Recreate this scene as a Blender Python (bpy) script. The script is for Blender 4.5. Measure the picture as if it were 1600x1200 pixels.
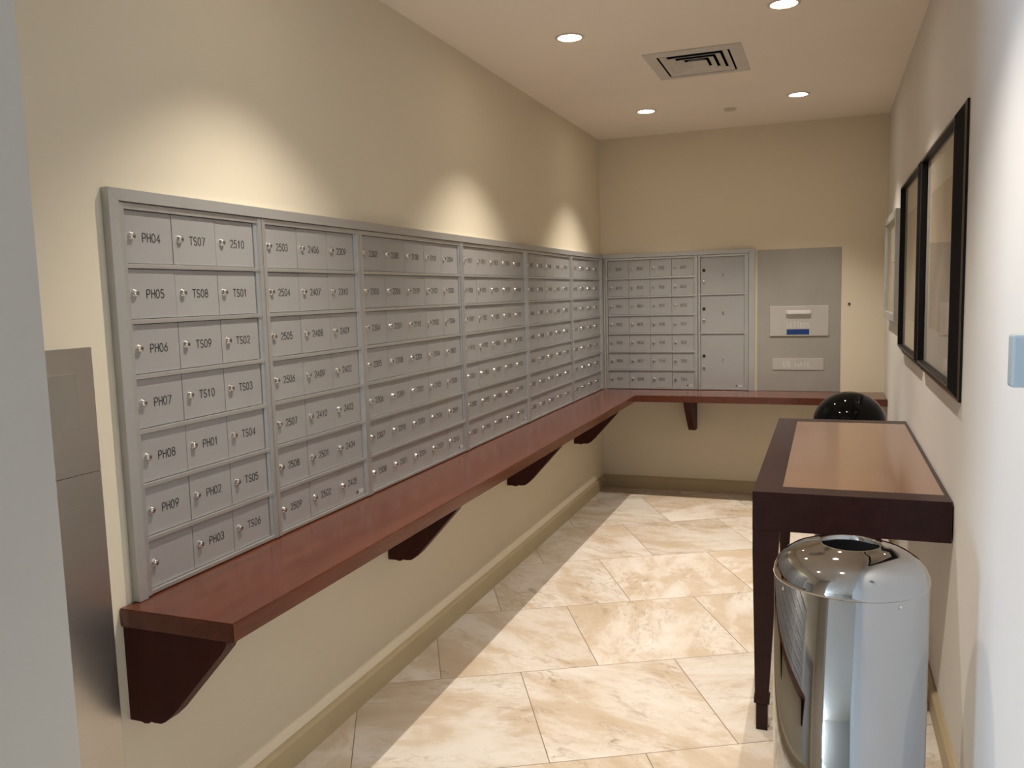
import bpy, bmesh, math, random
from mathutils import Vector, Matrix
random.seed(7)
for o in list(bpy.data.objects): bpy.data.objects.remove(o)
sc = bpy.context.scene
COL = sc.collection
PI = math.pi

# ------------------------------------------------------------------ camera
F_PX, YAW, PITCH, ROLL = 1299.1658, 0.3634, -0.1067, -0.0277
CAM = Vector((1.5609, -6.0035, 1.4526))
cy_, sy_, cp_, sp_ = math.cos(YAW), math.sin(YAW), math.cos(PITCH), math.sin(PITCH)
fwd = Vector((-sy_*cp_, cy_*cp_, sp_)); rgt = Vector((cy_, sy_, 0)); upv = rgt.cross(fwd)
c_, s_ = math.cos(ROLL), math.sin(ROLL)
r2, u2 = c_*rgt + s_*upv, -s_*rgt + c_*upv
cam_d = bpy.data.cameras.new('camera'); cam = bpy.data.objects.new('camera', cam_d); COL.objects.link(cam)
cam_d.sensor_fit = 'HORIZONTAL'; cam_d.sensor_width = 36.0; cam_d.lens = F_PX*36/1600; cam_d.clip_start = 0.02
M = Matrix.Identity(4)
for i in range(3):
    M[i][0], M[i][1], M[i][2], M[i][3] = r2[i], u2[i], -fwd[i], CAM[i]
cam.matrix_world = M
sc.camera = cam

# ------------------------------------------------------------------ world, daylight, exposure
w = bpy.data.worlds.new('daylight_sky'); sc.world = w; w.use_nodes = True
bg = w.node_tree.nodes['Background']; bg.inputs['Color'].default_value = (0.62, 0.78, 1.0, 1); bg.inputs['Strength'].default_value = 1.5
WIN_X0, WIN_X1, WIN_Z0, WIN_Z1, BACK_Y = -6.9, -4.5, 0.25, 2.35, -13.0
al = bpy.data.lights.new('window_daylight', 'AREA'); al.shape = 'RECTANGLE'; al.size = WIN_X1-WIN_X0-0.1; al.size_y = WIN_Z1-WIN_Z0-0.1
al.energy = 1150; al.color = (0.52, 0.72, 1.0)
alo = bpy.data.objects.new('window_daylight', al); COL.objects.link(alo)
alo.location = ((WIN_X0+WIN_X1)/2, BACK_Y-0.28, (WIN_Z0+WIN_Z1)/2); alo.rotation_euler = (PI/2, 0, PI)   # faces +y
alo.rotation_euler = Vector((0, -1, 0)).to_track_quat('Z', 'Y').to_euler()
LAMP_W, LAMP_COL = 88.0, (1.0, 0.915, 0.81)
vs = sc.view_settings
vs.view_transform = 'Standard'; vs.look = 'None'; vs.gamma = 1.0; vs.use_curve_mapping = False
vs.exposure = 0.32

# ------------------------------------------------------------------ dimensions
H, W = 2.548, 1.9214
ZC = 0.74                       # worktop height
FRONT_Y, JAMB_X = -5.20, 0.60   # the wall we look past at the left
LOB_X0, LOB_Y0 = -7.6, BACK_Y

# ------------------------------------------------------------------ node helpers / materials
def newmat(name):
    m = bpy.data.materials.new(name); m.use_nodes = True
    nt = m.node_tree; return m, nt, nt.nodes['Principled BSDF']
def N(nt, typ, **kw):
    n = nt.nodes.new(typ)
    for k, v in kw.items(): setattr(n, k, v)
    return n
def math_(nt, op, a, b=None, c=None):
    n = nt.nodes.new('ShaderNodeMath'); n.operation = op
    for i, v in enumerate((a, b, c)):
        if v is None: continue
        if isinstance(v, (int, float)): n.inputs[i].default_value = v
        else: nt.links.new(v, n.inputs[i])
    return n.outputs[0]
def ramp(nt, src, stops):
    n = nt.nodes.new('ShaderNodeValToRGB'); e = n.color_ramp.elements
    while len(e) < len(stops): e.new(0.5)
    for el, (p, c) in zip(e, stops): el.position = p; el.color = (*c, 1)
    nt.links.new(src, n.inputs[0]); return n.outputs[0]
def noise(nt, vec, scale, detail=4, dist=0.0, rough=0.5):
    n = nt.nodes.new('ShaderNodeTexNoise'); n.inputs['Scale'].default_value = scale
    n.inputs['Detail'].default_value = detail; n.inputs['Distortion'].default_value = dist; n.inputs['Roughness'].default_value = rough
    if vec is not None: nt.links.new(vec, n.inputs['Vector'])
    return n.outputs['Fac']
def mapped(nt, scale=(1, 1, 1), rot=(0, 0, 0), loc=(0, 0, 0), coord='Object'):
    tc = nt.nodes.new('ShaderNodeTexCoord'); mp = nt.nodes.new('ShaderNodeMapping')
    mp.inputs['Scale'].default_value = scale; mp.inputs['Rotation'].default_value = rot; mp.inputs['Location'].default_value = loc
    nt.links.new(tc.outputs[coord], mp.inputs['Vector']); return mp.outputs[0]
def bump(nt, bsdf, h, strength, dist=0.002):
    b = nt.nodes.new('ShaderNodeBump'); b.inputs['Strength'].default_value = strength; b.inputs['Distance'].default_value = dist
    nt.links.new(h, b.inputs['Height']); nt.links.new(b.outputs[0], bsdf.inputs['Normal'])
def plain(name, col, rough=0.5, metal=0.0, var=0.0, scale=8, coat=0.0, spec=0.5):
    m, nt, b = newmat(name)
    b.inputs['Roughness'].default_value = rough; b.inputs['Metallic'].default_value = metal
    b.inputs['Coat Weight'].default_value = coat; b.inputs['Specular IOR Level'].default_value = spec
    v = var if var else 0.03
    f = noise(nt, mapped(nt), scale, 3)
    c0 = tuple(max(0, x*(1-v)) for x in col); c1 = tuple(min(1, x*(1+v)) for x in col)
    nt.links.new(ramp(nt, f, [(0.3, c0), (0.7, c1)]), b.inputs['Base Color'])
    return m
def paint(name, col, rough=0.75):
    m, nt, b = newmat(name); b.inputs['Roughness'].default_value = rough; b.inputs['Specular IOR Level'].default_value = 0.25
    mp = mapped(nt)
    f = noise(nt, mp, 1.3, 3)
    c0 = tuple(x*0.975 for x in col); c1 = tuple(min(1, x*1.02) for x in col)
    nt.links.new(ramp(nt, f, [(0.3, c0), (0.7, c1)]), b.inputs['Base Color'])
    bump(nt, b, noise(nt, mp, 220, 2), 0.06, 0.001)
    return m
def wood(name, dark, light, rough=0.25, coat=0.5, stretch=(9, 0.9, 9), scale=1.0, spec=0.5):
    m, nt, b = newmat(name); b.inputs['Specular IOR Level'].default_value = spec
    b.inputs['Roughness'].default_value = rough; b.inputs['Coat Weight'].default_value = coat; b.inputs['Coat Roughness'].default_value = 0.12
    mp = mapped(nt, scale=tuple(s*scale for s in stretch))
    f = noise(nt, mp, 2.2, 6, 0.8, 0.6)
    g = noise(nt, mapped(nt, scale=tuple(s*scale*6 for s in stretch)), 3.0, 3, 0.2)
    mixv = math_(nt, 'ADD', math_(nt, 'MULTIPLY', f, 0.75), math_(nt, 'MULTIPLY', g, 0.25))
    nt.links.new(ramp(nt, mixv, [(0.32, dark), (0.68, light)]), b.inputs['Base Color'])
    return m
def brushed(name, col, rough=0.35, metal=0.95, vec_scale=(4, 4, 300)):
    m, nt, b = newmat(name); b.inputs['Metallic'].default_value = metal
    f = noise(nt, mapped(nt, scale=vec_scale), 1.0, 2)
    nt.links.new(ramp(nt, f, [(0.3, tuple(x*0.975 for x in col)), (0.7, tuple(min(1, x*1.02) for x in col))]), b.inputs['Base Color'])
    rr = math_(nt, 'MULTIPLY_ADD', f, 0.04, rough-0.02); nt.links.new(rr, b.inputs['Roughness'])
    return m
def emissive(name, col, strength):
    m = bpy.data.materials.new(name); m.use_nodes = True; nt = m.node_tree; nt.nodes.clear()
    e = nt.nodes.new('ShaderNodeEmission'); e.inputs[0].default_value = (*col, 1); e.inputs[1].default_value = strength
    o = nt.nodes.new('ShaderNodeOutputMaterial'); nt.links.new(e.outputs[0], o.inputs[0]); return m
def pane(name):
    m = bpy.data.materials.new(name); m.use_nodes = True; nt = m.node_tree; nt.nodes.clear()
    t = nt.nodes.new('ShaderNodeBsdfTransparent'); g = nt.nodes.new('ShaderNodeBsdfGlossy'); g.inputs['Roughness'].default_value = 0.02
    fr = nt.nodes.new('ShaderNodeFresnel'); fr.inputs['IOR'].default_value = 1.5
    mx = nt.nodes.new('ShaderNodeMixShader'); o = nt.nodes.new('ShaderNodeOutputMaterial')
    ge = nt.nodes.new('ShaderNodeNewGeometry')
    nt.links.new(math_(nt, 'MULTIPLY', fr.outputs[0], math_(nt, 'SUBTRACT', 1.0, ge.outputs['Backfacing'])), mx.inputs[0]); nt.links.new(t.outputs[0], mx.inputs[1]); nt.links.new(g.outputs[0], mx.inputs[2]); nt.links.new(mx.outputs[0], o.inputs[0])
    return m

def travertine():
    m, nt, b = newmat('travertine_tile')
    th = math.radians(28.2)
    tc = nt.nodes.new('ShaderNodeTexCoord'); sep = nt.nodes.new('ShaderNodeSeparateXYZ'); nt.links.new(tc.outputs['Object'], sep.inputs[0])
    x, y = sep.outputs[0], sep.outputs[1]
    u = math_(nt, 'ADD', math_(nt, 'MULTIPLY', x, math.cos(th)), math_(nt, 'MULTIPLY', y, math.sin(th)))
    v = math_(nt, 'SUBTRACT', math_(nt, 'MULTIPLY', y, math.cos(th)), math_(nt, 'MULTIPLY', x, math.sin(th)))
    RV, LU = 0.637, 0.615
    vr = math_(nt, 'DIVIDE', math_(nt, 'ADD', v, 2.973), RV)
    row = math_(nt, 'FLOOR', vr)
    par = math_(nt, 'FLOORED_MODULO', row, 2.0)
    ur = math_(nt, 'ADD', math_(nt, 'DIVIDE', math_(nt, 'ADD', u, 0.755), LU), math_(nt, 'MULTIPLY', par, 0.5))
    cell = math_(nt, 'FLOOR', ur)
    fv = math_(nt, 'FRACT', vr); fu = math_(nt, 'FRACT', ur)
    dv = math_(nt, 'MULTIPLY', math_(nt, 'MINIMUM', fv, math_(nt, 'SUBTRACT', 1.0, fv)), RV)
    du = math_(nt, 'MULTIPLY', math_(nt, 'MINIMUM', fu, math_(nt, 'SUBTRACT', 1.0, fu)), LU)
    d = math_(nt, 'MINIMUM', du, dv)
    grout = math_(nt, 'LESS_THAN', d, 0.0017)
    cid = nt.nodes.new('ShaderNodeCombineXYZ'); nt.links.new(cell, cid.inputs[0]); nt.links.new(row, cid.inputs[1])
    wn = nt.nodes.new('ShaderNodeTexWhiteNoise'); wn.noise_dimensions = '3D'; nt.links.new(cid.outputs[0], wn.inputs['Vector'])
    # every tile takes its own piece of stone
    rot = nt.nodes.new('ShaderNodeVectorRotate'); rot.rotation_type = 'Z_AXIS'
    pos = nt.nodes.new('ShaderNodeCombineXYZ'); nt.links.new(u, pos.inputs[0]); nt.links.new(v, pos.inputs[1])
    nt.links.new(pos.outputs[0], rot.inputs['Vector']); nt.links.new(math_(nt, 'MULTIPLY', wn.outputs['Value'], 3.1), rot.inputs['Angle'])
    off = nt.nodes.new('ShaderNodeVectorMath'); off.operation = 'MULTIPLY_ADD'
    nt.links.new(wn.outputs['Color'], off.inputs[0]); off.inputs[1].default_value = (37, 53, 29); nt.links.new(rot.outputs[0], off.inputs[2])
    P = off.outputs[0]
    st = nt.nodes.new('ShaderNodeMapping'); st.inputs['Scale'].default_value = (1.0, 1.9, 1); nt.links.new(P, st.inputs['Vector'])
    big = noise(nt, st.outputs[0], 2.1, 9, 0.35, 0.66)
    base = ramp(nt, big, [(0.37, (0.56, 0.445, 0.325)), (0.46, (0.61, 0.505, 0.39)), (0.51, (0.68, 0.595, 0.50)), (0.62, (0.735, 0.675, 0.60))])
    fine = noise(nt, st.outputs[0], 13, 9, 1.1, 0.74)
    veins = ramp(nt, fine, [(0.36, (0.58, 0.53, 0.47)), (0.43, (0.80, 0.77, 0.73)), (0.50, (1, 1, 1)), (0.58, (1.0, 1.0, 1.0)), (0.66, (1.12, 1.13, 1.14))])
    mx = nt.nodes.new('ShaderNodeMix'); mx.data_type = 'RGBA'; mx.blend_type = 'MULTIPLY'
    # veins gather in cloudy bands
    band = math_(nt, 'MULTIPLY', ramp_val(nt, noise(nt, st.outputs[0], 2.4, 4, 0.6), 0.46, 0.62), 0.9)
    nt.links.new(band, mx.inputs['Factor']); nt.links.new(base, mx.inputs[6]); nt.links.new(veins, mx.inputs[7])
    pits = noise(nt, P, 60, 3, 0.4, 0.6)
    pm = math_(nt, 'MULTIPLY', math_(nt, 'LESS_THAN', pits, 0.29), 0.45)
    mx1 = nt.nodes.new('ShaderNodeMix'); mx1.data_type = 'RGBA'; nt.links.new(pm, mx1.inputs['Factor']); nt.links.new(mx.outputs[2], mx1.inputs[6]); mx1.inputs[7].default_value = (0.33, 0.27, 0.2, 1)
    tone = math_(nt, 'MULTIPLY_ADD', wn.outputs['Value'], 0.15, 0.83)
    mt = nt.nodes.new('ShaderNodeVectorMath'); mt.operation = 'SCALE'; nt.links.new(mx1.outputs[2], mt.inputs[0]); nt.links.new(tone, mt.inputs['Scale'])
    mx2 = nt.nodes.new('ShaderNodeMix'); mx2.data_type = 'RGBA'; nt.links.new(grout, mx2.inputs['Factor']); nt.links.new(mt.outputs[0], mx2.inputs[6]); mx2.inputs[7].default_value = (0.22, 0.17, 0.12, 1)
    nt.links.new(mx2.outputs[2], b.inputs['Base Color'])
    nt.links.new(math_(nt, 'MULTIPLY_ADD', fine, 0.2, 0.30), b.inputs['Roughness']); b.inputs['Specular IOR Level'].default_value = 0.35
    bump(nt, b, math_(nt, 'SUBTRACT', 1.0, grout), 0.35, 0.0015)
    return m
def ramp_val(nt, src, lo, hi):
    n = nt.nodes.new('ShaderNodeMapRange'); n.inputs['From Min'].default_value = lo; n.inputs['From Max'].default_value = hi
    nt.links.new(src, n.inputs['Value']); return n.outputs[0]

MT = dict(
    wall=paint('cream_wall_paint', (0.72, 0.645, 0.50)),
    wallr=paint('cream_paint_daylit_tone', (0.67, 0.645, 0.61)),  # same cream paint, cool daylight on the right wall put into its colour
    ceil=paint('ceiling_paint', (0.88, 0.805, 0.71), 0.85),
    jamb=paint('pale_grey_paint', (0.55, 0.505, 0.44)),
    base=plain('tan_baseboard', (0.42, 0.335, 0.20), 0.5),
    floor=travertine(),
    door=plain('silver_door_enamel', (0.425, 0.42, 0.415), 0.42, 0.45, 0.03, 3),
    rail=plain('anodised_aluminium', (0.56, 0.56, 0.55), 0.36, 0.75, 0.03, 6),
    trim=plain('satin_aluminium_trim', (0.50, 0.50, 0.49), 0.40, 0.6, 0.03, 6),
    gap=plain('dark_box_interior', (0.012, 0.012, 0.014), 0.8, 0.0, 0.0, 8, 0.0, 0.1),
    lock=plain('nickel_lock', (0.70, 0.68, 0.65), 0.16, 1.0),
    black=plain('black_enamel', (0.008, 0.008, 0.008), 0.5),
    ink=plain('black_engraving', (0.02, 0.018, 0.016), 0.7),
    counter=wood('cherry_worktop', (0.080, 0.020, 0.009), (0.130, 0.034, 0.015), 0.22, 0.2),
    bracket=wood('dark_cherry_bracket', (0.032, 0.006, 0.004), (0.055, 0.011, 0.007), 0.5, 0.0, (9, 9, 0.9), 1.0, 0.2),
    table=wood('espresso_wood', (0.016, 0.005, 0.005), (0.027, 0.009, 0.009), 0.34, 0.0, (9, 0.9, 9), 1.0, 0.22),
    inset=wood('honey_inset', (0.165, 0.085, 0.048), (0.205, 0.107, 0.062), 0.25, 0.6, (0.9, 5, 5)),
    chrome=plain('polished_chrome', (0.47, 0.48, 0.49), 0.035, 1.0, 0.01),
    gloss=plain('gloss_black', (0.003, 0.003, 0.003), 0.02, 0.0, 0.02, 8, 0.0, 0.14),
    plate=plain('grey_mail_plate', (0.37, 0.355, 0.32), 0.5, 0.35, 0.04, 5),
    slot=plain('silver_slot_door', (0.52, 0.50, 0.465), 0.45, 0.4, 0.03, 5),
    steel=brushed('brushed_steel', (0.50, 0.48, 0.45), 0.33),
    display=plain('satin_display_window', (0.36, 0.34, 0.30), 0.3, 0.6, 0.03, 5),
    blue=plain('blue_label', (0.006, 0.036, 0.16), 0.4),
    bluetext=plain('faded_blue_print', (0.05, 0.12, 0.34), 0.5),
    emboss=plain('pale_embossing', (0.68, 0.67, 0.64), 0.45, 0.2),
    vent=plain('vent_enamel', (0.60, 0.575, 0.53), 0.55),
    lens=emissive('lamp_lens', (1.0, 0.87, 0.68), 26),
    ring=plain('lamp_trim', (0.62, 0.55, 0.47), 0.5),
    frame=plain('black_picture_frame', (0.006, 0.006, 0.007), 0.45, 0.0, 0.05, 30, 0.0, 0.2),
    lip=plain('bronze_frame_lip', (0.10, 0.075, 0.055), 0.35, 0.5),
    mat=plain('cream_mat_board', (0.55, 0.50, 0.41), 0.9),
    print=plain('muted_print', (0.40, 0.32, 0.235), 0.9, 0, 0.22, 5),
    glass=pane('pane_glass'),
    paper=plain('notice_paper', (0.62, 0.57, 0.50), 0.9),
    board=plain('notice_board_back', (0.48, 0.42, 0.34), 0.9),
    device=plain('pale_device_plastic', (0.32, 0.37, 0.39), 0.4),
    winframe=plain('window_frame_paint', (0.10, 0.11, 0.13), 0.4),
)

# ------------------------------------------------------------------ mesh helpers
def add_box(bm, x0, x1, y0, y1, z0, z1, mi=0, bev=0.0):
    vs_ = [bm.verts.new((x, y, z)) for x in (x0, x1) for y in (y0, y1) for z in (z0, z1)]
    fs = []
    for idx in ((0, 1, 3, 2), (4, 6, 7, 5), (0, 4, 5, 1), (2, 3, 7, 6), (0, 2, 6, 4), (1, 5, 7, 3)):
        f = bm.faces.new([vs_[i] for i in idx]); f.material_index = mi; fs.append(f)
    if bev > 0:
        es = list({e for f in fs for e in f.edges})
        r = bmesh.ops.bevel(bm, geom=es, offset=bev, segments=2, profile=0.6, affect='EDGES')
        for f in r['faces']: f.material_index = mi
def add_prism(bm, pts, axis, a0, a1, mi=0):
    """extrude a 2-D outline along an axis; pts in the two other axes (cyclic order x,y,z)"""
    def mk(p, a):
        if axis == 'x': return (a, p[0], p[1])
        if axis == 'y': return (p[0], a, p[1])
        return (p[0], p[1], a)
    A = [bm.verts.new(mk(p, a0)) for p in pts]; B = [bm.verts.new(mk(p, a1)) for p in pts]
    n = len(pts)
    fs = [bm.faces.new(A), bm.faces.new(B[::-1])]
    for i in range(n): fs.append(bm.faces.new((A[i], B[i], B[(i+1) % n], A[(i+1) % n])))
    for f in fs: f.material_index = mi
def add_lathe(bm, prof, cx=0, cy=0, seg=48, mi=0, axis='z', smooth=True):
    """prof: (radius, height) pairs; r = 0 closes to a pole"""
    rings = []
    def mk(r, h, a):
        x, y = r*math.cos(a), r*math.sin(a)
        if axis == 'z': return (cx+x, cy+y, h)
        if axis == 'y': return (cx+x, h, cy+y)
        return (h, cx+x, cy+y)
    for r, h in prof:
        if r < 1e-6: rings.append([bm.verts.new(mk(0, h, 0))])
        else: rings.append([bm.verts.new(mk(r, h, 2*PI*k/seg)) for k in range(seg)])
    for a, b in zip(rings, rings[1:]):
        for k in range(seg):
            k2 = (k+1) % seg
            if len(a) == 1 and len(b) == 1: continue
            if len(a) == 1: f = bm.faces.new((a[0], b[k2], b[k]))
            elif len(b) == 1: f = bm.faces.new((a[k], a[k2], b[0]))
            else: f = bm.faces.new((a[k], a[k2], b[k2], b[k]))
            f.material_index = mi; f.smooth = smooth
def mesh_of(bm, name, mats, recalc=True):
    if recalc: bmesh.ops.recalc_face_normals(bm, faces=bm.faces)
    me = bpy.data.meshes.new(name); bm.to_mesh(me); bm.free()
    for m in (mats if isinstance(mats, (list, tuple)) else [mats]): me.materials.append(m)
    return me
def link(name, me, parent=None, loc=(0, 0, 0)):
    o = bpy.data.objects.new(name, me); COL.objects.link(o); o.location = loc
    if parent is not None: o.parent = parent
    return o
def obj(name, bm, mats, parent=None, loc=(0, 0, 0), recalc=True):
    return link(name, mesh_of(bm, name, mats, recalc), parent, loc)
def box_obj(name, x0, x1, y0, y1, z0, z1, mat, parent=None, bev=0.0):
    bm = bmesh.new(); add_box(bm, x0, x1, y0, y1, z0, z1, 0, bev); return obj(name, bm, mat, parent)
def thing(name, label, cat, loc=(0, 0, 0), rotz=0, group=None):
    o = bpy.data.objects.new(name, None); COL.objects.link(o); o.empty_display_size = 0.05
    o.location = loc; o.rotation_euler = (0, 0, rotz); o['label'] = label; o['category'] = cat
    if group: o['group'] = group
    return o
def tag(o, label, cat, group=None):
    o['label'] = label; o['category'] = cat
    if group: o['group'] = group
    return o
def structure(o, label=None, cat=None):
    o['kind'] = 'structure'
    if label: o['label'] = label
    if cat: o['category'] = cat
    return o

# ------------------------------------------------------------------ engraved lettering (stroke font)
def arc(cx, cy, rx, ry, a0, a1, n=10):
    return [(cx+rx*math.cos(math.radians(a0+(a1-a0)*i/n)), cy+ry*math.sin(math.radians(a0+(a1-a0)*i/n))) for i in range(n+1)]
G = {
 '0': [arc(.3, .5, .28, .5, 90, 450, 24)],
 '1': [[(.12, .78), (.3, 1), (.3, 0)]],
 '2': [arc(.3, .72, .27, .28, 165, -30, 12)+[(.03, 0), (.6, 0)]],
 '3': [arc(.29, .75, .25, .25, 160, -90, 12)+arc(.29, .25, .28, .25, 90, -160, 12)],
 '4': [[(.6, .27), (.02, .27), (.44, 1), (.44, 0)]],
 '5': [[(.53, 1), (.12, 1), (.06, .53)]+arc(.28, .31, .28, .31, 125, -150, 14)],
 '6': [[(.46, 1), (.07, .46)]+arc(.3, .30, .27, .30, 150, -210, 20)],
 '7': [[(.02, 1), (.58, 1), (.2, 0)]],
 '8': [arc(.3, .76, .23, .24, -90, 270, 18), arc(.3, .26, .28, .26, 90, 450, 18)],
 '9': [arc(.3, .70, .27, .30, -30, 330, 20)+[(.14, 0)]],
 'P': [[(.04, 0), (.04, 1), (.32, 1)]+arc(.32, .73, .26, .27, 90, -90, 10)+[(.04, .46)]],
 'H': [[(.04, 0), (.04, 1)], [(.58, 0), (.58, 1)], [(.04, .52), (.58, .52)]],
 'T': [[(0, 1), (.62, 1)], [(.31, 1), (.31, 0)]],
 'S': [arc(.3, .75, .25, .25, 30, 270, 12)+arc(.3, .25, .27, .25, 90, -150, 12)],
 'A': [[(0, 0), (.31, 1), (.62, 0)], [(.12, .35), (.5, .35)]],
 'B': [[(.05, 0), (.05, 1), (.32, 1)]+arc(.32, .76, .22, .24, 90, -90, 8)+[(.05, .52)], [(.32, .52)]+arc(.32, .26, .27, .26, 90, -90, 8)+[(.05, 0)]],
 'C': [arc(.34, .5, .32, .5, 45, 315, 16)],
 'U': [[(.05, 1), (.05, .3)]+arc(.31, .3, .26, .3, 180, 360, 10)+[(.57, 1)]],
 'M': [[(.02, 0), (.06, 1), (.33, .3), (.60, 1), (.64, 0)]],
 'I': [[(.3, 0), (.3, 1)]],
 'L': [[(.08, 1), (.08, 0), (.55, 0)]],
 'E': [[(.55, 1), (.06, 1), (.06, 0), (.55, 0)], [(.06, .52), (.48, .52)]],
 'R': [[(.04, 0), (.04, 1), (.32, 1)]+arc(.32, .74, .25, .26, 90, -90, 10)+[(.04, .48)], [(.3, .48), (.58, 0)]],
 ' ': [], '.': [[(.1, 0), (.1, .06)]],
}
def text_mesh(s, height, stroke, advance, mat, wscale=1.0, depth=0.0):
    """flat letters in the local x-z plane facing -y, left edge at x=0, centred on z=0"""
    bm = bmesh.new(); hw = stroke/2
    x0 = 0
    for ch in s:
        for line in G[ch]:
            P = [Vector((x0+p[0]*height*wscale, (p[1]-.5)*height)) for p in line]
            L, R = [], []
            for i, p in enumerate(P):
                a = P[max(i-1, 0)]; b = P[min(i+1, len(P)-1)]
                t = (b-a).normalized() if (b-a).length > 1e-9 else Vector((1, 0))
                e = Vector((0, 0))
                if i == 0: e = -t*hw*.6
                if i == len(P)-1: e = t*hw*.6
                n = Vector((-t.y, t.x))
                k = 1.0
                if 0 < i < len(P)-1:
                    t1 = (p-a).normalized(); k = min(1.0/max(abs(t1.dot(t)), .5), 1.6)
                L.append(bm.verts.new((p.x+n.x*hw*k+e.x, -depth, p.y+n.y*hw*k+e.y))); R.append(bm.verts.new((p.x-n.x*hw*k+e.x, -depth, p.y-n.y*hw*k+e.y)))
            for i in range(len(P)-1): bm.faces.new((L[i], R[i], R[i+1], L[i+1]))
        x0 += advance
    return mesh_of(bm, 'engraving', mat, False)

# ================================================================== THE SETTING
WT = 0.4      # wall thickness
RX0, RX1, RZ0, RZ1 = 0.032, 1.055, 0.742, 1.697       # opening in the far wall
LY0, LY1 = -4.489, -0.046                              # opening in the left wall
# left wall: boxes around the recess for the mailboxes
bm = bmesh.new()
add_box(bm, -WT, 0, FRONT_Y-.02, WT, -0.02, RZ0)
add_box(bm, -WT, 0, FRONT_Y-.02, WT, RZ1, H+.02)
add_box(bm, -WT, 0, FRONT_Y-.02, LY0, RZ0, RZ1)
add_box(bm, -WT, 0, LY1, 0.0, RZ0, RZ1)
structure(obj('wall_left', bm, MT['wall']), 'long cream wall holding the recessed mailboxes', 'wall')
bm = bmesh.new()
add_box(bm, 0, W+.2, 0, WT, -0.02, RZ0)
add_box(bm, 0, W+.2, 0, WT, RZ1, H+.02)
add_box(bm, 0, RX0, 0, WT, RZ0, RZ1)
add_box(bm, RX1, W+.2, 0, WT, RZ0, RZ1)
structure(obj('wall_far', bm, MT['wall']), 'cream end wall with the mail drop plate', 'wall')
structure(box_obj('wall_right', W, W+.2, LOB_Y0-.3, 0, -.02, H+.02, MT['wallr']), 'daylit right wall carrying the framed pictures', 'wall')
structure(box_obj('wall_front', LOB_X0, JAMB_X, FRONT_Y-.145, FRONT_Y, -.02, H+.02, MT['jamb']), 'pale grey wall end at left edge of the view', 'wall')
structure(box_obj('wall_side', LOB_X0-.2, LOB_X0, LOB_Y0-.3, FRONT_Y, -.02, H+.02, MT['wallr']), 'pale side wall of the lobby behind the viewer', 'wall')
bm = bmesh.new()
add_box(bm, LOB_X0, WIN_X0, BACK_Y-.2, BACK_Y, -.02, H+.02); add_box(bm, WIN_X1, W, BACK_Y-.2, BACK_Y, -.02, H+.02)
add_box(bm, WIN_X0, WIN_X1, BACK_Y-.2, BACK_Y, -.02, WIN_Z0); add_box(bm, WIN_X0, WIN_X1, BACK_Y-.2, BACK_Y, WIN_Z1, H+.02)
structure(obj('wall_back', bm, MT['wallr']), 'lobby back wall with the daylight window', 'wall')
win = bpy.data.objects.new('window_1', None); COL.objects.link(win); structure(win, 'large lobby window letting in daylight', 'window')
bm = bmesh.new()
for a in (WIN_X0, WIN_X1-.06, (WIN_X0+WIN_X1)/2-.03): add_box(bm, a, a+.06, BACK_Y-.15, BACK_Y-.08, WIN_Z0, WIN_Z1)
for a in (WIN_Z0, WIN_Z1-.06): add_box(bm, WIN_X0+.06, WIN_X1-.06, BACK_Y-.148, BACK_Y-.082, a, a+.06)
obj('window_frame', bm, MT['winframe'], win)
bm = bmesh.new(); add_box(bm, WIN_X0+.03, WIN_X1-.03, BACK_Y-.118, BACK_Y-.112, WIN_Z0+.03, WIN_Z1-.03); obj('window_pane', bm, MT['glass'], win)
structure(box_obj('floor', LOB_X0-.2, W+.2, LOB_Y0-.3, WT, -.1, 0, MT['floor']), 'cream travertine tiles laid diagonally in running bond', 'floor')
VX0, VX1, VY0, VY1 = .738, 1.185, -2.02, -1.52       # air vent outline
bm = bmesh.new(); q = .045
add_box(bm, LOB_X0-.2, VX0+q, LOB_Y0-.3, WT, H, H+.12); add_box(bm, VX1-q, W+.2, LOB_Y0-.3, WT, H, H+.12)
add_box(bm, VX0+q, VX1-q, LOB_Y0-.3, VY0+q, H, H+.12); add_box(bm, VX0+q, VX1-q, VY1-q, WT, H, H+.12)
structure(obj('ceiling', bm, MT['ceil']), 'flat painted ceiling', 'ceiling')
# baseboards with an eased top edge
BT, BZ = 0.0174, 0.0917
prof = [(0, 0), (BT, 0), (BT, BZ-.012), (BT*.6, BZ-.004), (BT*.45, BZ), (0, BZ)]
bm = bmesh.new(); add_prism(bm, prof, 'y', FRONT_Y, 0); structure(obj('baseboard_left', bm, MT['base']), 'tan baseboard along the left wall', 'baseboard')
bm = bmesh.new(); add_prism(bm, [(-p[0], p[1]) for p in prof], 'x', BT, W-BT); structure(obj('baseboard_far', bm, MT['base']), 'tan baseboard along the end wall', 'baseboard')
bm = bmesh.new(); add_prism(bm, [(W-p[0], p[1]) for p in prof], 'y', -4.62, 0); structure(obj('baseboard_right', bm, MT['base']), 'tan baseboard along the right wall', 'baseboard')

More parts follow.
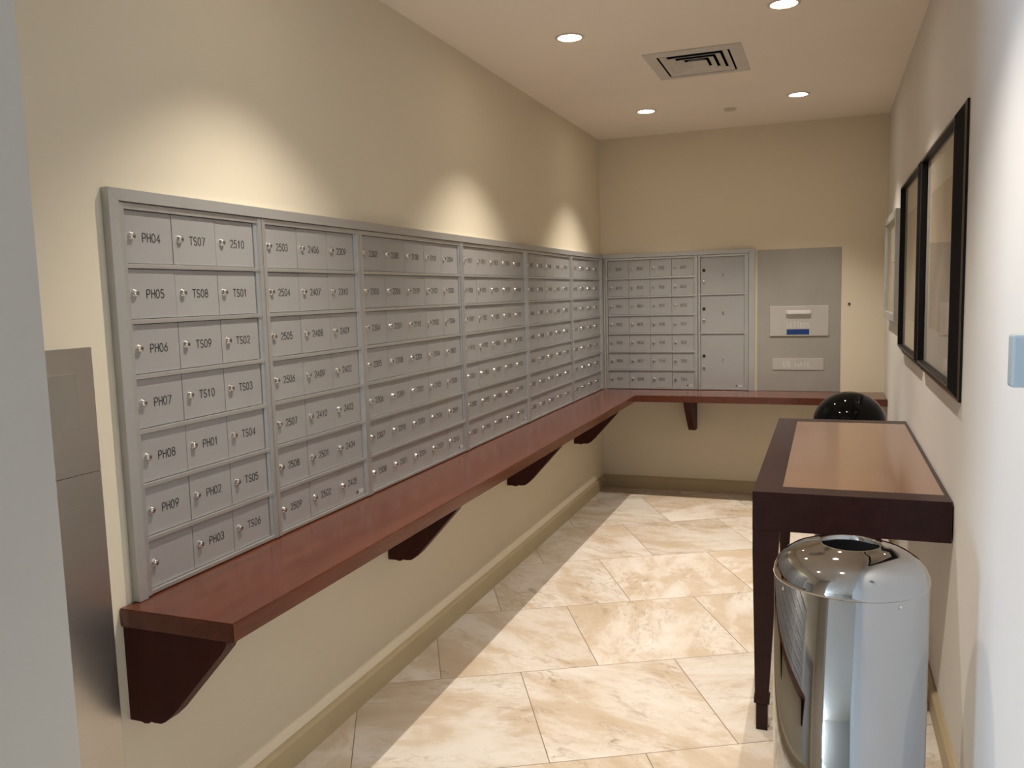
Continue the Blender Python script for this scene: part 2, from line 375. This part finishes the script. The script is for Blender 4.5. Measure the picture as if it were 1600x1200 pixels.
# ================================================================== MAILBOXES
RAIL, FR_Y, DOOR_Y = 0.0165, -0.018, -0.0065   # rail width; rail front; door face (local -y is towards the room)
Z_TOP, Z_BOT = 1.694, 0.7435
BARS = [1.546-0.133*k for k in range(6)]
TXT_H, TXT_S, TXT_A = 0.0205, 0.0027, 0.0153
lock_me = None
def lock_mesh():
    bm = bmesh.new()
    add_lathe(bm, [(0.0098, 0.0), (0.0098, -0.0022), (0.0082, -0.0034), (0.0082, -0.0072), (0.0074, -0.0086), (0.0, -0.0088)], axis='y', seg=20)
    add_box(bm, -0.0012, 0.0050, -0.00905, -0.0082, -0.0013, 0.0013, 1)
    return mesh_of(bm, 'lock', [MT['lock'], MT['ink']])
lock_me = lock_mesh()
eng_cache = {}
def engraving(s):
    if s not in eng_cache: eng_cache[s] = text_mesh(s, TXT_H, TXT_S, TXT_A, MT['ink'], 0.95)
    return eng_cache[s]
def maker_mesh():
    bm = bmesh.new()
    add_prism(bm, [(0, -.006), (.016, -.004), (.013, .006), (.006, .002)], 'y', -0.0004, 0.0, 1)
    add_box(bm, .018, .048, -.0004, 0, .0015, .0055, 0); add_box(bm, .018, .048, -.0004, 0, -.0055, -.0015, 0)
    return mesh_of(bm, 'maker_label', [MT['emboss'], MT['ink']])
maker_me = maker_mesh()
def case(parent, wdt, cols, bars, z0, z1):
    """aluminium surround with row bars, and the dark box behind the doors"""
    bm = bmesh.new()
    for a in (0.0012, wdt-RAIL): add_box(bm, a, a+RAIL-.0012, FR_Y, 0.004, z0, z1, 0, 0.0012)
    add_box(bm, RAIL, wdt-RAIL, FR_Y+.003, 0.004, z1-0.015, z1, 0, 0.0012)
    add_box(bm, RAIL, wdt-RAIL, FR_Y+.003, 0.004, z0, z0+0.0105, 0, 0.0012)
    # recessed inner jamb on the lock side
    add_box(bm, wdt-RAIL-.012, wdt-RAIL, DOOR_Y-.004, 0.004, z0+.0105, z1-.015, 0, 0.0008)
    for b in bars: add_box(bm, RAIL, wdt-RAIL-.0005, DOOR_Y-.0075, 0.004, b-.0055, b+.0055, 0, 0.0014)
    obj('frame', bm, MT['rail'], parent)
    bm = bmesh.new(); D = 0.30
    add_box(bm, 0.002, wdt-0.002, 0.006, 0.012, z0+.001, z1-.001)
    add_box(bm, 0.002, wdt-0.002, D-.006, D, z0+.001, z1-.001)
    for a in (0.002, wdt-.006): add_box(bm, a, a+.004, 0.012, D-.006, z0+.001, z1-.001)
    for a in (z0+.001, z1-.005): add_box(bm, 0.006, wdt-.006, 0.012, D-.006, a, a+.004)
    obj('cabinet_shell', bm, MT['gap'], parent)
def door_mesh(wd, hd):
    bm = bmesh.new(); add_box(bm, -wd/2, wd/2, DOOR_Y, 0.004, -hd/2, hd/2, 0, 0.0010); return mesh_of(bm, 'door', MT['door'])
def mailbox_bank(label, origin, rotz, wdt, columns, maker=True):
    t = thing('mailbox_bank', label, 'mailboxes', origin, rotz, 'mailbox banks')
    z0, z1 = Z_BOT-origin[2], Z_TOP-origin[2]
    bars = [b-origin[2] for b in BARS]
    case(t, wdt, len(columns), bars, z0, z1)
    tops = [z1-.015]+[b-.0055 for b in bars]; bots = [b+.0055 for b in bars]+[z0+.0105]
    inner0, inner1 = RAIL+.0008, wdt-RAIL-.0125
    cw = (inner1-inner0)/len(columns)
    shared = {}
    for ci, col in enumerate(columns):
        for ri, code in enumerate(col):
            hd = tops[ri]-bots[ri]-.003; key = round(hd, 4)
            if key not in shared: shared[key] = door_mesh(cw-.0018, hd)
            slack = random.choice((0, 0, 0, .0008, -.0006, .0016))
            d = link('door', shared[key], t, (inner0+cw*(ci+.5), slack*-.5, (tops[ri]+bots[ri])/2))
            lk = link('lock', lock_me, d, (-cw/2+.0245+random.uniform(-.0015, .0015), DOOR_Y, 0.002)); lk.rotation_euler = (0, random.choice((0, 0, 0, .35, -.4, PI/2)), 0)
            if code:
                link('engraved_number', engraving(code), d, (-cw/2+.061, DOOR_Y-.0004, 0.0))
            if maker and ci == len(columns)-1 and ri == 6:
                link('maker_label', maker_me, d, (cw/2-.056, DOOR_Y, -hd/2+.016))
    return t
def seq(start, n=7):
    out = []; fl, un = divmod(start, 100)
    for _ in range(n):
        out.append(str(fl*100+un)); un += 1
        if un > 10: fl += 1; un = 1
    return out
banks = [
 (-4.487, -3.961, [['PH04', 'PH05', 'PH06', 'PH07', 'PH08', 'PH09', ''], ['TS07', 'TS08', 'TS09', 'TS10', 'PH01', 'PH02', 'PH03'], ['2510', 'TS01', 'TS02', 'TS03', 'TS04', 'TS05', 'TS06']], False,
  'mailbox bank of three columns at the near end, doors PH04 to TS06'),
 (-3.961, -3.4165, [seq(2503), seq(2406), seq(2309)], True, 'mailbox bank of three columns numbered 2503 to 2405, second from near end'),
 (-3.4165, -2.535, [seq(2302), seq(2205), seq(2108), seq(2101), seq(2004)], True, 'five column mailbox bank numbered 2302 to 2010'),
 (-2.535, -1.6695, [seq(1907), seq(1810), seq(1803), seq(1706), seq(1609)], True, 'five column mailbox bank numbered 1907 to 1705, middle of the left wall'),
 (-1.6695, -0.798, [seq(1602), seq(1505), seq(1408), seq(1401), seq(1204)], True, 'five column mailbox bank numbered 1602 to 1210, second from the corner'),
 (-0.798, -0.050, [seq(1107), seq(1010), seq(1003), seq(906)], True, 'narrow four column mailbox bank on left wall right by the corner'),
]
for y0, y1, cols, mk, lab in banks:
    mailbox_bank(lab, (0, y0, ZC), PI/2, y1-y0, cols, mk)
mailbox_bank('four column mailbox bank on the end wall numbered 809 to 704', (0.036, 0, ZC), 0, 0.7056-0.036,
             [seq(809), seq(802), seq(705), ['601', '602', '603', '701', '702', '703', '704']])
# parcel lockers on the end wall
t = thing('parcel_locker', 'parcel locker with three large doors lettered A, B and C', 'parcel locker', (0.7066, 0, ZC), 0)
PW = 1.0515-0.7066; z0, z1 = Z_BOT-ZC, Z_TOP-ZC
pb = [1.418-ZC, 1.146-ZC]
case(t, PW, 1, pb, z0, z1)
for letter, zt_, zb_, zk, zl, zn in (('A', z1-.015, pb[0]+.0055, 1.587, 1.506, 1.553), ('B', pb[0]-.0055, pb[1]+.0055, 1.318, 1.236, 1.284), ('C', pb[1]-.0055, z0+.0105, .984, .902, .950)):
    cz = (zt_+zb_)/2; hd = zt_-zb_-.003; x0, x1 = RAIL+.0015, PW-RAIL-.0135
    d = link('parcel_door', door_mesh(x1-x0, hd), t, ((x0+x1)/2, 0, cz)); cx = (x0+x1)/2
    bm = bmesh.new(); add_lathe(bm, [(0.011, 0), (0.011, -.003), (0.009, -.0042), (0, -.0042)], axis='y', seg=24)
    obj('key_slot', bm, MT['black'], d, (.040-cx, DOOR_Y, zk-ZC-cz))
    link('lock', lock_me, d, (.040-cx, DOOR_Y, zl-ZC-cz))
    link('engraved_letter', text_mesh(letter, .021, .0024, .016, MT['ink']), d, (.165-cx, DOOR_Y-.0004, zn-ZC-cz))
    if letter == 'C': link('maker_label', maker_me, d, ((x1-x0)/2-.06, DOOR_Y, -hd/2+.018))

# aluminium trim around the two runs
ZT = 1.7246; TD = 0.0225
def mitred(bm, wall, a0, a1, b0, b1, m0, m1, horizontal):
    """flat bar with 45 degree ends. wall 'L' -> plane y,z ; 'F' -> plane x,z"""
    if horizontal: pts = [(a0+(b1-b0 if m0 else 0), b0), (a1-(b1-b0 if m1 else 0), b0), (a1, b1), (a0, b1)]
    else: pts = [(a0, b0), (a1, b0), (a1, b1-(m1*(a1-a0))), (a0, b1-(m0*(a1-a0)))]
    if wall == 'L': add_prism(bm, pts, 'x', 0.0005, TD)
    else: add_prism(bm, pts, 'y', -TD, -0.0005)
t = thing('mailbox_trim', 'grey aluminium edge trim around the long left run of mailboxes', 'trim', (0, -4.517, ZC))
def Lp(name, fn):
    bm = bmesh.new(); fn(bm); bmesh.ops.translate(bm, verts=bm.verts, vec=(0, 4.517, -ZC))
    bmesh.ops.recalc_face_normals(bm, faces=bm.faces)
    bmesh.ops.bevel(bm, geom=list(bm.edges), offset=.0008, segments=1, affect='EDGES')
    obj(name, bm, MT['trim'], t)
Lp('side_trim', lambda b: mitred(b, 'L', -4.517, -4.4875, ZC+.001, ZT, 0, 1, False))
Lp('top_trim', lambda b: mitred(b, 'L', -4.5165, -2.215, ZT-.0290, ZT, True, False, True))
Lp('top_trim', lambda b: mitred(b, 'L', -2.2143, -0.0005, ZT-.0290, ZT, False, False, True))
Lp('corner_trim', lambda b: mitred(b, 'L', -0.0495, -0.0005, ZC+.001, ZT-.0295, 0, 0, False))
t = thing('mailbox_trim', 'grey aluminium edge trim around end wall mailboxes and parcel locker', 'trim', (TD+.001, 0, ZC))
def Fp(name, fn):
    bm = bmesh.new(); fn(bm); bmesh.ops.translate(bm, verts=bm.verts, vec=(-TD-.001, 0, -ZC))
    bmesh.ops.recalc_face_normals(bm, faces=bm.faces)
    bmesh.ops.bevel(bm, geom=list(bm.edges), offset=.0008, segments=1, affect='EDGES')
    obj(name, bm, MT['trim'], t)
Fp('side_trim', lambda b: mitred(b, 'F', 1.052, 1.0935, ZC+.001, ZT-.0005, 1, 0, False) if False else add_prism(b, [(1.0525, ZC+.001), (1.094, ZC+.001), (1.094, ZT), (1.0525, ZT-.0295)], 'y', -TD, -.0005))
Fp('top_trim', lambda b: add_prism(b, [(TD+.001, ZT-.0290), (1.0520, ZT-.0290), (1.0935, ZT), (TD+.001, ZT)], 'y', -TD, -.0005))

# ================================================================== MAIL COUNTER
CD, CDF, CT = 0.330, 0.375, 0.045
t = thing('mail_counter', 'long red cherry wood shelf counter running below the mailboxes around the corner', 'counter', (0, -4.56, ZC-CT))
off = Vector((0, 4.56, -(ZC-CT)))
bm = bmesh.new()
add_prism(bm, [(0.0005, -4.56), (CD, -4.56), (CD, -CDF), (W-.0015, -CDF), (W-.0015, -.0005), (0.0005, -.0005)], 'z', ZC-CT, ZC)
bmesh.ops.recalc_face_normals(bm, faces=bm.faces)
bmesh.ops.bevel(bm, geom=[e for e in bm.edges], offset=.0025, segments=2, affect='EDGES')
bmesh.ops.translate(bm, verts=bm.verts, vec=off)
obj('worktop', bm, MT['counter'], t)
ZB = ZC-CT
prof = [(0.001, ZB), (0.297, ZB), (0.301, ZB-.006), (0.300, ZB-.014), (0.290, ZB-.030), (0.272, ZB-.050), (0.135, .494), (0.108, .470), (0.095, .464), (0.073, .463), (0.064, .465), (0.058, .459), (0.044, .457), (0.036, .460), (0.001, .460)]
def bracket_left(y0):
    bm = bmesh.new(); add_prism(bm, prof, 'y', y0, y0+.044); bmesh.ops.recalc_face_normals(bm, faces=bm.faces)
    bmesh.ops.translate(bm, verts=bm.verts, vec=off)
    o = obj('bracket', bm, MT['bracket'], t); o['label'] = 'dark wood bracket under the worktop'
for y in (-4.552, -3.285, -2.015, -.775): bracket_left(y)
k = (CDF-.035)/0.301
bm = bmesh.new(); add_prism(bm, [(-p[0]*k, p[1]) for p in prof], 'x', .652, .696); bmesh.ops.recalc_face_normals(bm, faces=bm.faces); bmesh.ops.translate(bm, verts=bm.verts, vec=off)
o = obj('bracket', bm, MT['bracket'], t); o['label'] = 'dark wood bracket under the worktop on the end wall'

# ================================================================== MAIL DROP ON THE END WALL
PX0, PZ0 = 1.110, ZC+.001
t = thing('mail_drop_panel', 'tall grey metal mail drop plate with letter slot on the end wall', 'mail drop', (PX0, 0, PZ0))
def pbox(name, x0, x1, y0, y1, z0, z1, m, par=t, bev=.001): return box_obj(name, x0-PX0, x1-PX0, y0, y1, z0-PZ0, z1-PZ0, m, par, bev)
pbox('back_plate', PX0, 1.6465, -.005, -.0004, PZ0, 1.710, MT['plate'])
sd = pbox('slot_door', 1.193, 1.572, -.014, -.0052, 1.121, 1.3245, MT['slot'], t, .002)
bm = bmesh.new()
x0, x1 = 1.301-PX0, 1.458-PX0; zc = 1.283-PZ0
for a in (x0, x1-.008): add_box(bm, a, a+.008, -.036, -.0142, zc-.010, zc+.012, 0, .002)
add_box(bm, x0+.008, x1-.008, -.036, -.031, zc-.012, zc+.013, 0, .002)
h = obj('handle', bm, MT['emboss'], sd); h['label'] = 'bright metal pull handle'
link('embossed_lettering', text_mesh('LETTERS', .030, .004, .0215, MT['emboss'], .8), sd, (1.305-PX0, -.0144, 1.195-PZ0))
bl = pbox('blue_label', 1.304, 1.449, -.0148, -.0140, 1.130, 1.167, MT['blue'], sd, 0); bl['label'] = 'small dark blue sticker'
pl = pbox('name_plate', 1.2115, 1.543, -.009, -.0052, .8875, .967, MT['slot'], t, .0015)
link('embossed_lettering', text_mesh('US MAIL', .034, .005, .0262, MT['emboss'], .85), pl, (1.283-PX0, -.0093, .927-PZ0))
t = thing('key_switch', 'tiny dark key switch on the end wall right of the mail drop', 'key switch', (1.698, 0, 1.331))
bm = bmesh.new(); add_lathe(bm, [(.011, -.0005), (.011, -.004), (.009, -.006), (0, -.006)], axis='y', seg=20); obj('bezel', bm, MT['lock'], t)
bm = bmesh.new(); add_box(bm, -.0065, .0065, -.008, -.006, -.0065, .0065, 0, .001); obj('keyway', bm, MT['ink'], t)

# ================================================================== STEEL WALL PANEL AT THE LEFT
t = thing('steel_wall_panel', 'tall brushed steel panel on left wall beside the grey wall end', 'wall panel', (0, -4.585, 0.10))
def sbox(name, y0, y1, z0, z1, x0, x1, m, par=t, bev=.001): return box_obj(name, x0, x1, y0+4.585, y1+4.585, z0-.10, z1-.10, m, par, bev)
sbox('access_plate', -5.10, -4.585, .10, 1.079, .0005, .008, MT['steel'])
up = sbox('control_plate', -5.10, -4.585, 1.0802, 1.362, .0005, .008, MT['steel'])
bz = sbox('display_window', -4.95, -4.636, 1.184, 1.307, .0082, .0115, MT['display'], up, .0012); bz['label'] = 'small rectangular window with a thin dark edge'

# ================================================================== CEILING FITTINGS
def downlight(x, y, label):
    t = thing('recessed_downlight', label, 'ceiling light', (x, y, H), 0, 'recessed downlights')
    bm = bmesh.new(); add_lathe(bm, [(.050, -.0015), (.051, -.004), (.059, -.0045), (.063, -.002), (.063, -.0004), (.050, -.0004), (.050, -.0015)], seg=40); obj('trim_ring', bm, MT['ring'], t)
    bm = bmesh.new(); add_lathe(bm, [(.0495, -.0008), (.0495, -.0022), (0, -.0028)], seg=40); obj('lens', bm, MT['lens'], t)
    l = bpy.data.lights.new('lamp', 'SPOT'); l.energy = LAMP_W; l.color = LAMP_COL; l.spot_size = math.radians(98); l.spot_blend = 1.0; l.shadow_soft_size = .009
    lo = bpy.data.objects.new('lamp', l); COL.objects.link(lo); lo.parent = t; lo.location = (.03 if x < 1 else 0, 0, -.03)
downlight(.510, -2.425, 'lit ceiling downlight near left wall, left of the air vent')
downlight(.510, -.800, 'lit ceiling downlight near the left wall and the end corner')
downlight(1.393, -.825, 'lit ceiling downlight near the right wall and the end wall')
downlight(1.390, -2.470, 'lit ceiling downlight cut by the top edge, right of the air vent')
downlight(.510, -4.050, 'lit ceiling downlight over the near end of the counter, out of view')
downlight(1.390, -4.100, 'lit ceiling downlight over the steel bin, out of view')
# air diffuser
t = thing('air_vent', 'square white ceiling air vent with stepped louvres', 'air vent', ((VX0+VX1)/2, (VY0+VY1)/2, H))
HX, HY = (VX1-VX0)/2, (VY1-VY0)/2
def ring_bm(h0, z0, h1, z1, th):
    """sloped square ring from half-size h0 at z0 to h1 at z1"""
    bm = bmesh.new()
    def q(hx, hy, z): return [bm.verts.new(p) for p in ((-hx, -hy, z), (hx, -hy, z), (hx, hy, z), (-hx, hy, z))]
    a, b, c, d = q(*h0, z0), q(*h1, z1), q(*h1, z1+th), q(*h0, z0+th)
    for A, B in ((a, b), (b, c), (c, d), (d, a)):
        for i in range(4): bm.faces.new((A[i], A[(i+1) % 4], B[(i+1) % 4], B[i]))
    return bm
obj('flange', ring_bm((HX, HY), -.0050, (HX-.056, HY-.056), -.0085, .0040), MT['vent'], t)
bm = bmesh.new(); q = .048
add_box(bm, -HX+q, HX-q, -HY+q, HY-q, .10, .104)
for a in (-HX+q, HX-q-.003): add_box(bm, a, a+.003, -HY+q, HY-q, .0, .0995)
for a in (-HY+q, HY-q-.003): add_box(bm, -HX+q+.003, HX-q-.003, a, a+.003, .0, .0995)
obj('duct_throat', bm, MT['gap'], t)
for i in range(4):
    ix, iy = HX-.066-.036*i, HY-.066-.036*i
    obj('louvre', ring_bm((ix, iy), -.008-.002*i, (ix-.028, iy-.028), .003-.002*i, .0022), MT['vent'], t)
bm = bmesh.new(); add_box(bm, -HX+.185, HX-.185, -HY+.185, HY-.185, -.006, -.003, 0, .001); obj('centre_plate', bm, MT['vent'], t)
bm = bmesh.new(); add_lathe(bm, [(0, -.010), (.034, -.010), (.037, -.008), (.037, -.0004), (0, -.0004)], seg=32)
o = obj('sprinkler_cover', bm, MT['ring']); o.location = (.9915, -.62, H); tag(o, 'small round flush sprinkler cover on the ceiling near the end wall', 'sprinkler cover')

# ================================================================== CONSOLE TABLE
TX0, TX1, TY0, TY1, TZ = 1.3435, W-.004, -3.285, -1.69, 0.804
t = thing('console_table', 'dark espresso console table against right wall with lighter top panel', 'table', (TX0, TY0, 0))
tb = lambda name, x0, x1, y0, y1, z0, z1, m, par=t, bev=.0015: box_obj(name, x0-TX0, x1-TX0, y0-TY0, y1-TY0, z0, z1, m, par, bev)
bm = bmesh.new(); FRW = .088
for (a, b, c, d) in ((TX0, TX1, TY0, TY0+FRW), (TX0, TX1, TY1-FRW, TY1), (TX0, TX0+FRW, TY0+FRW, TY1-FRW), (TX1-.012, TX1, TY0+FRW, TY1-FRW)):
    add_box(bm, a-TX0, b-TX0, c-TY0, d-TY0, TZ-.03, TZ)
obj('top_frame', bm, MT['table'], t)
o = tb('top_panel', TX0+FRW+.0005, TX1-.0125, TY0+FRW+.0005, TY1-FRW-.0005, TZ-.028, TZ-.0004, MT['inset'], t, 0); o['label'] = 'honey brown glossy inset panel'
bm = bmesh.new(); AZ = .678
for (a, b, c, d) in ((TX0, TX1, TY0, TY0+.022), (TX0, TX1, TY1-.022, TY1), (TX0, TX0+.022, TY0+.022, TY1-.022), (TX1-.022, TX1, TY0+.022, TY1-.022)):
    add_box(bm, a-TX0, b-TX0, c-TY0, d-TY0, AZ, TZ-.0302)
obj('apron', bm, MT['table'], t)
def leg(y0, y1, flip):
    bm = bmesh.new()
    def sec(z, x0, x1, s):
        ya, yb = (y0, y0+s) if not flip else (y1-s, y1)
        return [bm.verts.new(p) for p in ((x0, ya, z), (x1, ya, z), (x1, yb, z), (x0, yb, z))]
    S = [sec(AZ-.0005, .0005, .083, .083), sec(.60, .0005, .079, .079), sec(.115, .010, .052, .046)]
    for A, B in zip(S, S[1:]):
        for i in range(4): bm.faces.new((A[i], A[(i+1) % 4], B[(i+1) % 4], B[i]))
    bm.faces.new(S[0]); bm.faces.new(S[-1])
    lg = obj('leg', bm, MT['table'], t)
    bm = bmesh.new(); yo = y0-.003 if not flip else y1-.049
    add_box(bm, .006, .056, yo, yo+.052, .092, .1148, 0, .004); obj('cuff', bm, MT['table'], lg)
    bm = bmesh.new(); yo = y0+.002 if not flip else y1-.044
    add_box(bm, .0125, .0500, yo, yo+.042, .0, .0918, 0, .004); obj('foot', bm, MT['table'], lg)
leg(0, .083, False); leg(TY1-TY0-.083, TY1-TY0, True)

# ================================================================== BINS
cx, cy, CR, SZ = 1.6213, -3.8405, .180, .739
t = thing('steel_bin', 'tall polished chrome waste bin in front of console table', 'bin', (cx, cy, 0))
bm = bmesh.new(); add_lathe(bm, [(0, .004), (CR-.006, .004), (CR-.003, 0), (CR-.001, .004), (CR-.001, .02), (CR-.001, SZ-.004), (CR-.006, SZ-.002), (CR-.012, SZ-.02), (CR-.012, .05)], seg=96); obj('body', bm, MT['chrome'], t)
bm = bmesh.new()
dome = [(CR, SZ-.004), (CR+.0015, SZ+.001), (CR, SZ+.006), (.1775, SZ+.018), (.170, SZ+.033), (.157, SZ+.048), (.138, SZ+.061), (.115, SZ+.070), (.092, SZ+.0755), (.078, SZ+.0785), (.072, SZ+.081), (.068, SZ+.0815), (.066, SZ+.079), (.066, SZ+.06), (.066, SZ+.03)]
add_lathe(bm, dome, seg=96); ld = obj('lid', bm, MT['chrome'], t)
bm = bmesh.new(); add_lathe(bm, [(.0655, SZ+.070), (.0640, SZ+.03), (.0640, SZ-.10), (0, SZ-.10)], seg=48); obj('liner', bm, MT['gap'], ld)
for a in (-2.60, -.95):
    bm = bmesh.new(); add_lathe(bm, [(.0045, 0), (.0045, .0012), (.003, .002), (0, .0021)], axis='z', seg=16)
    o = obj('rivet', bm, MT['lock'], t); o.location = ((CR-.001)*math.cos(a), (CR-.001)*math.sin(a), SZ-.018); o.rotation_euler = (PI/2, 0, a+PI/2); 
cx, cy, CR = 1.683, -1.10, .190
t = thing('domed_bin', 'glossy black waste bin with domed top behind the console table', 'bin', (cx, cy, 0))
bm = bmesh.new(); add_lathe(bm, [(0, 0), (.172, 0), (.176, .01), (.176, .665), (.172, .672), (0, .672)], seg=64); obj('body', bm, MT['gloss'], t)
bm = bmesh.new(); add_lathe(bm, [(.180, .6725), (CR, .673), (CR+.001, .69)]+[(CR*math.cos(math.radians(a)), .695+.178*math.sin(math.radians(a))) for a in range(4, 90, 4)]+[(0, .873)], seg=96); obj('domed_lid', bm, MT['gloss'], t)

# ================================================================== RIGHT WALL
def picture(label, y0, y1, z0, z1, grp='framed pictures on the right wall'):
    """y0 nearest the viewer. moulding rises from its outer edge at the wall to an inner lip"""
    t = thing('picture_frame', label, 'picture', (W, (y0+y1)/2, (z0+z1)/2), 0, grp)
    hy, hz = (y1-y0)/2, (z1-z0)/2; MW = .047; D = .033
    bm = bmesh.new()
    def q(dy, x): return [bm.verts.new(p) for p in ((x, -hy+dy, -hz+dy), (x, hy-dy, -hz+dy), (x, hy-dy, hz-dy), (x, -hy+dy, hz-dy))]
    loops = [q(0, -.0008), q(0, -.007), q(.010, -.011), q(MW-.012, -D+.003), q(MW-.008, -D), q(MW-.002, -D), q(MW, -D+.003), q(MW, -.012), q(MW, -.0008)]
    mats = [0, 1, 0, 0, 1, 0, 0, 0]
    for (A, B), mi in zip(zip(loops, loops[1:]), mats):
        for i in range(4):
            f = bm.faces.new((A[i], A[(i+1) % 4], B[(i+1) % 4], B[i])); f.material_index = mi
    obj('moulding', bm, [MT['frame'], MT['lip']], t)
    MB = MW+.0005
    box_obj('mat_board', -.010, -.0015, -hy+MB, hy-MB, -hz+MB, hz-MB, MT['mat'], t)
    pr = box_obj('art_print', -.0108, -.0101, -hy+MB+.14, hy-MB-.14, -hz+MB+.13, hz-MB-.13, MT['print'], t)
    box_obj('glass', -.0165, -.0140, -hy+MB, hy-MB, -hz+MB, hz-MB, MT['glass'], t)
picture('nearest large black framed picture above the console table', -3.36, -2.405, 1.112, 1.955)
picture('second black framed picture, between the nearest one and the notice board', -2.355, -1.44, 1.112, 1.955)
by0, by1, bz0, bz1 = -1.20, -.36, 1.255, 1.845
t = thing('notice_board', 'silver framed notice board beyond the black pictures near the end wall', 'notice board', (W, (by0+by1)/2, (bz0+bz1)/2))
hy, hz = (by1-by0)/2, (bz1-bz0)/2
bm = bmesh.new()
for (a, b, c, d) in ((-hy, hy, hz-.04, hz), (-hy, hy, -hz, -hz+.04), (-hy, -hy+.04, -hz+.04, hz-.04), (hy-.04, hy, -hz+.04, hz-.04)): add_box(bm, -.034, -.0008, a, b, c, d, 0, .002)
obj('frame', bm, MT['trim'], t)
box_obj('backing_board', -.012, -.001, -hy+.0405, hy-.0405, -hz+.0405, hz-.0405, MT['board'], t)
for (a, b, c, d) in ((-.30, -.08, -.12, .18), (-.04, .16, -.02, .21), (.0, .2, -.2, -.05)): box_obj('notice', -.0128, -.0121, a, b, c, d, MT['paper'], t)
box_obj('glass', -.0260, -.0235, -hy+.0405, hy-.0405, -hz+.0405, hz-.0405, MT['glass'], t)
bm = bmesh.new(); add_lathe(bm, [(.008, -.034), (.008, -.040), (.0, -.0405)], axis='x', seg=18); obj('lock', bm, MT['lock'], t, (0, -hy+.02, .02))
dy0, dy1, dz0, dz1 = -4.246, -4.206, 1.256, 1.354
t = thing('wall_sensor', 'small pale grey box mounted on right wall at the picture edge', 'wall box', (W, (dy0+dy1)/2, dz0))
box_obj('housing', -.040, -.0008, -.020, .020, 0, dz1-dz0, MT['device'], t, .005)
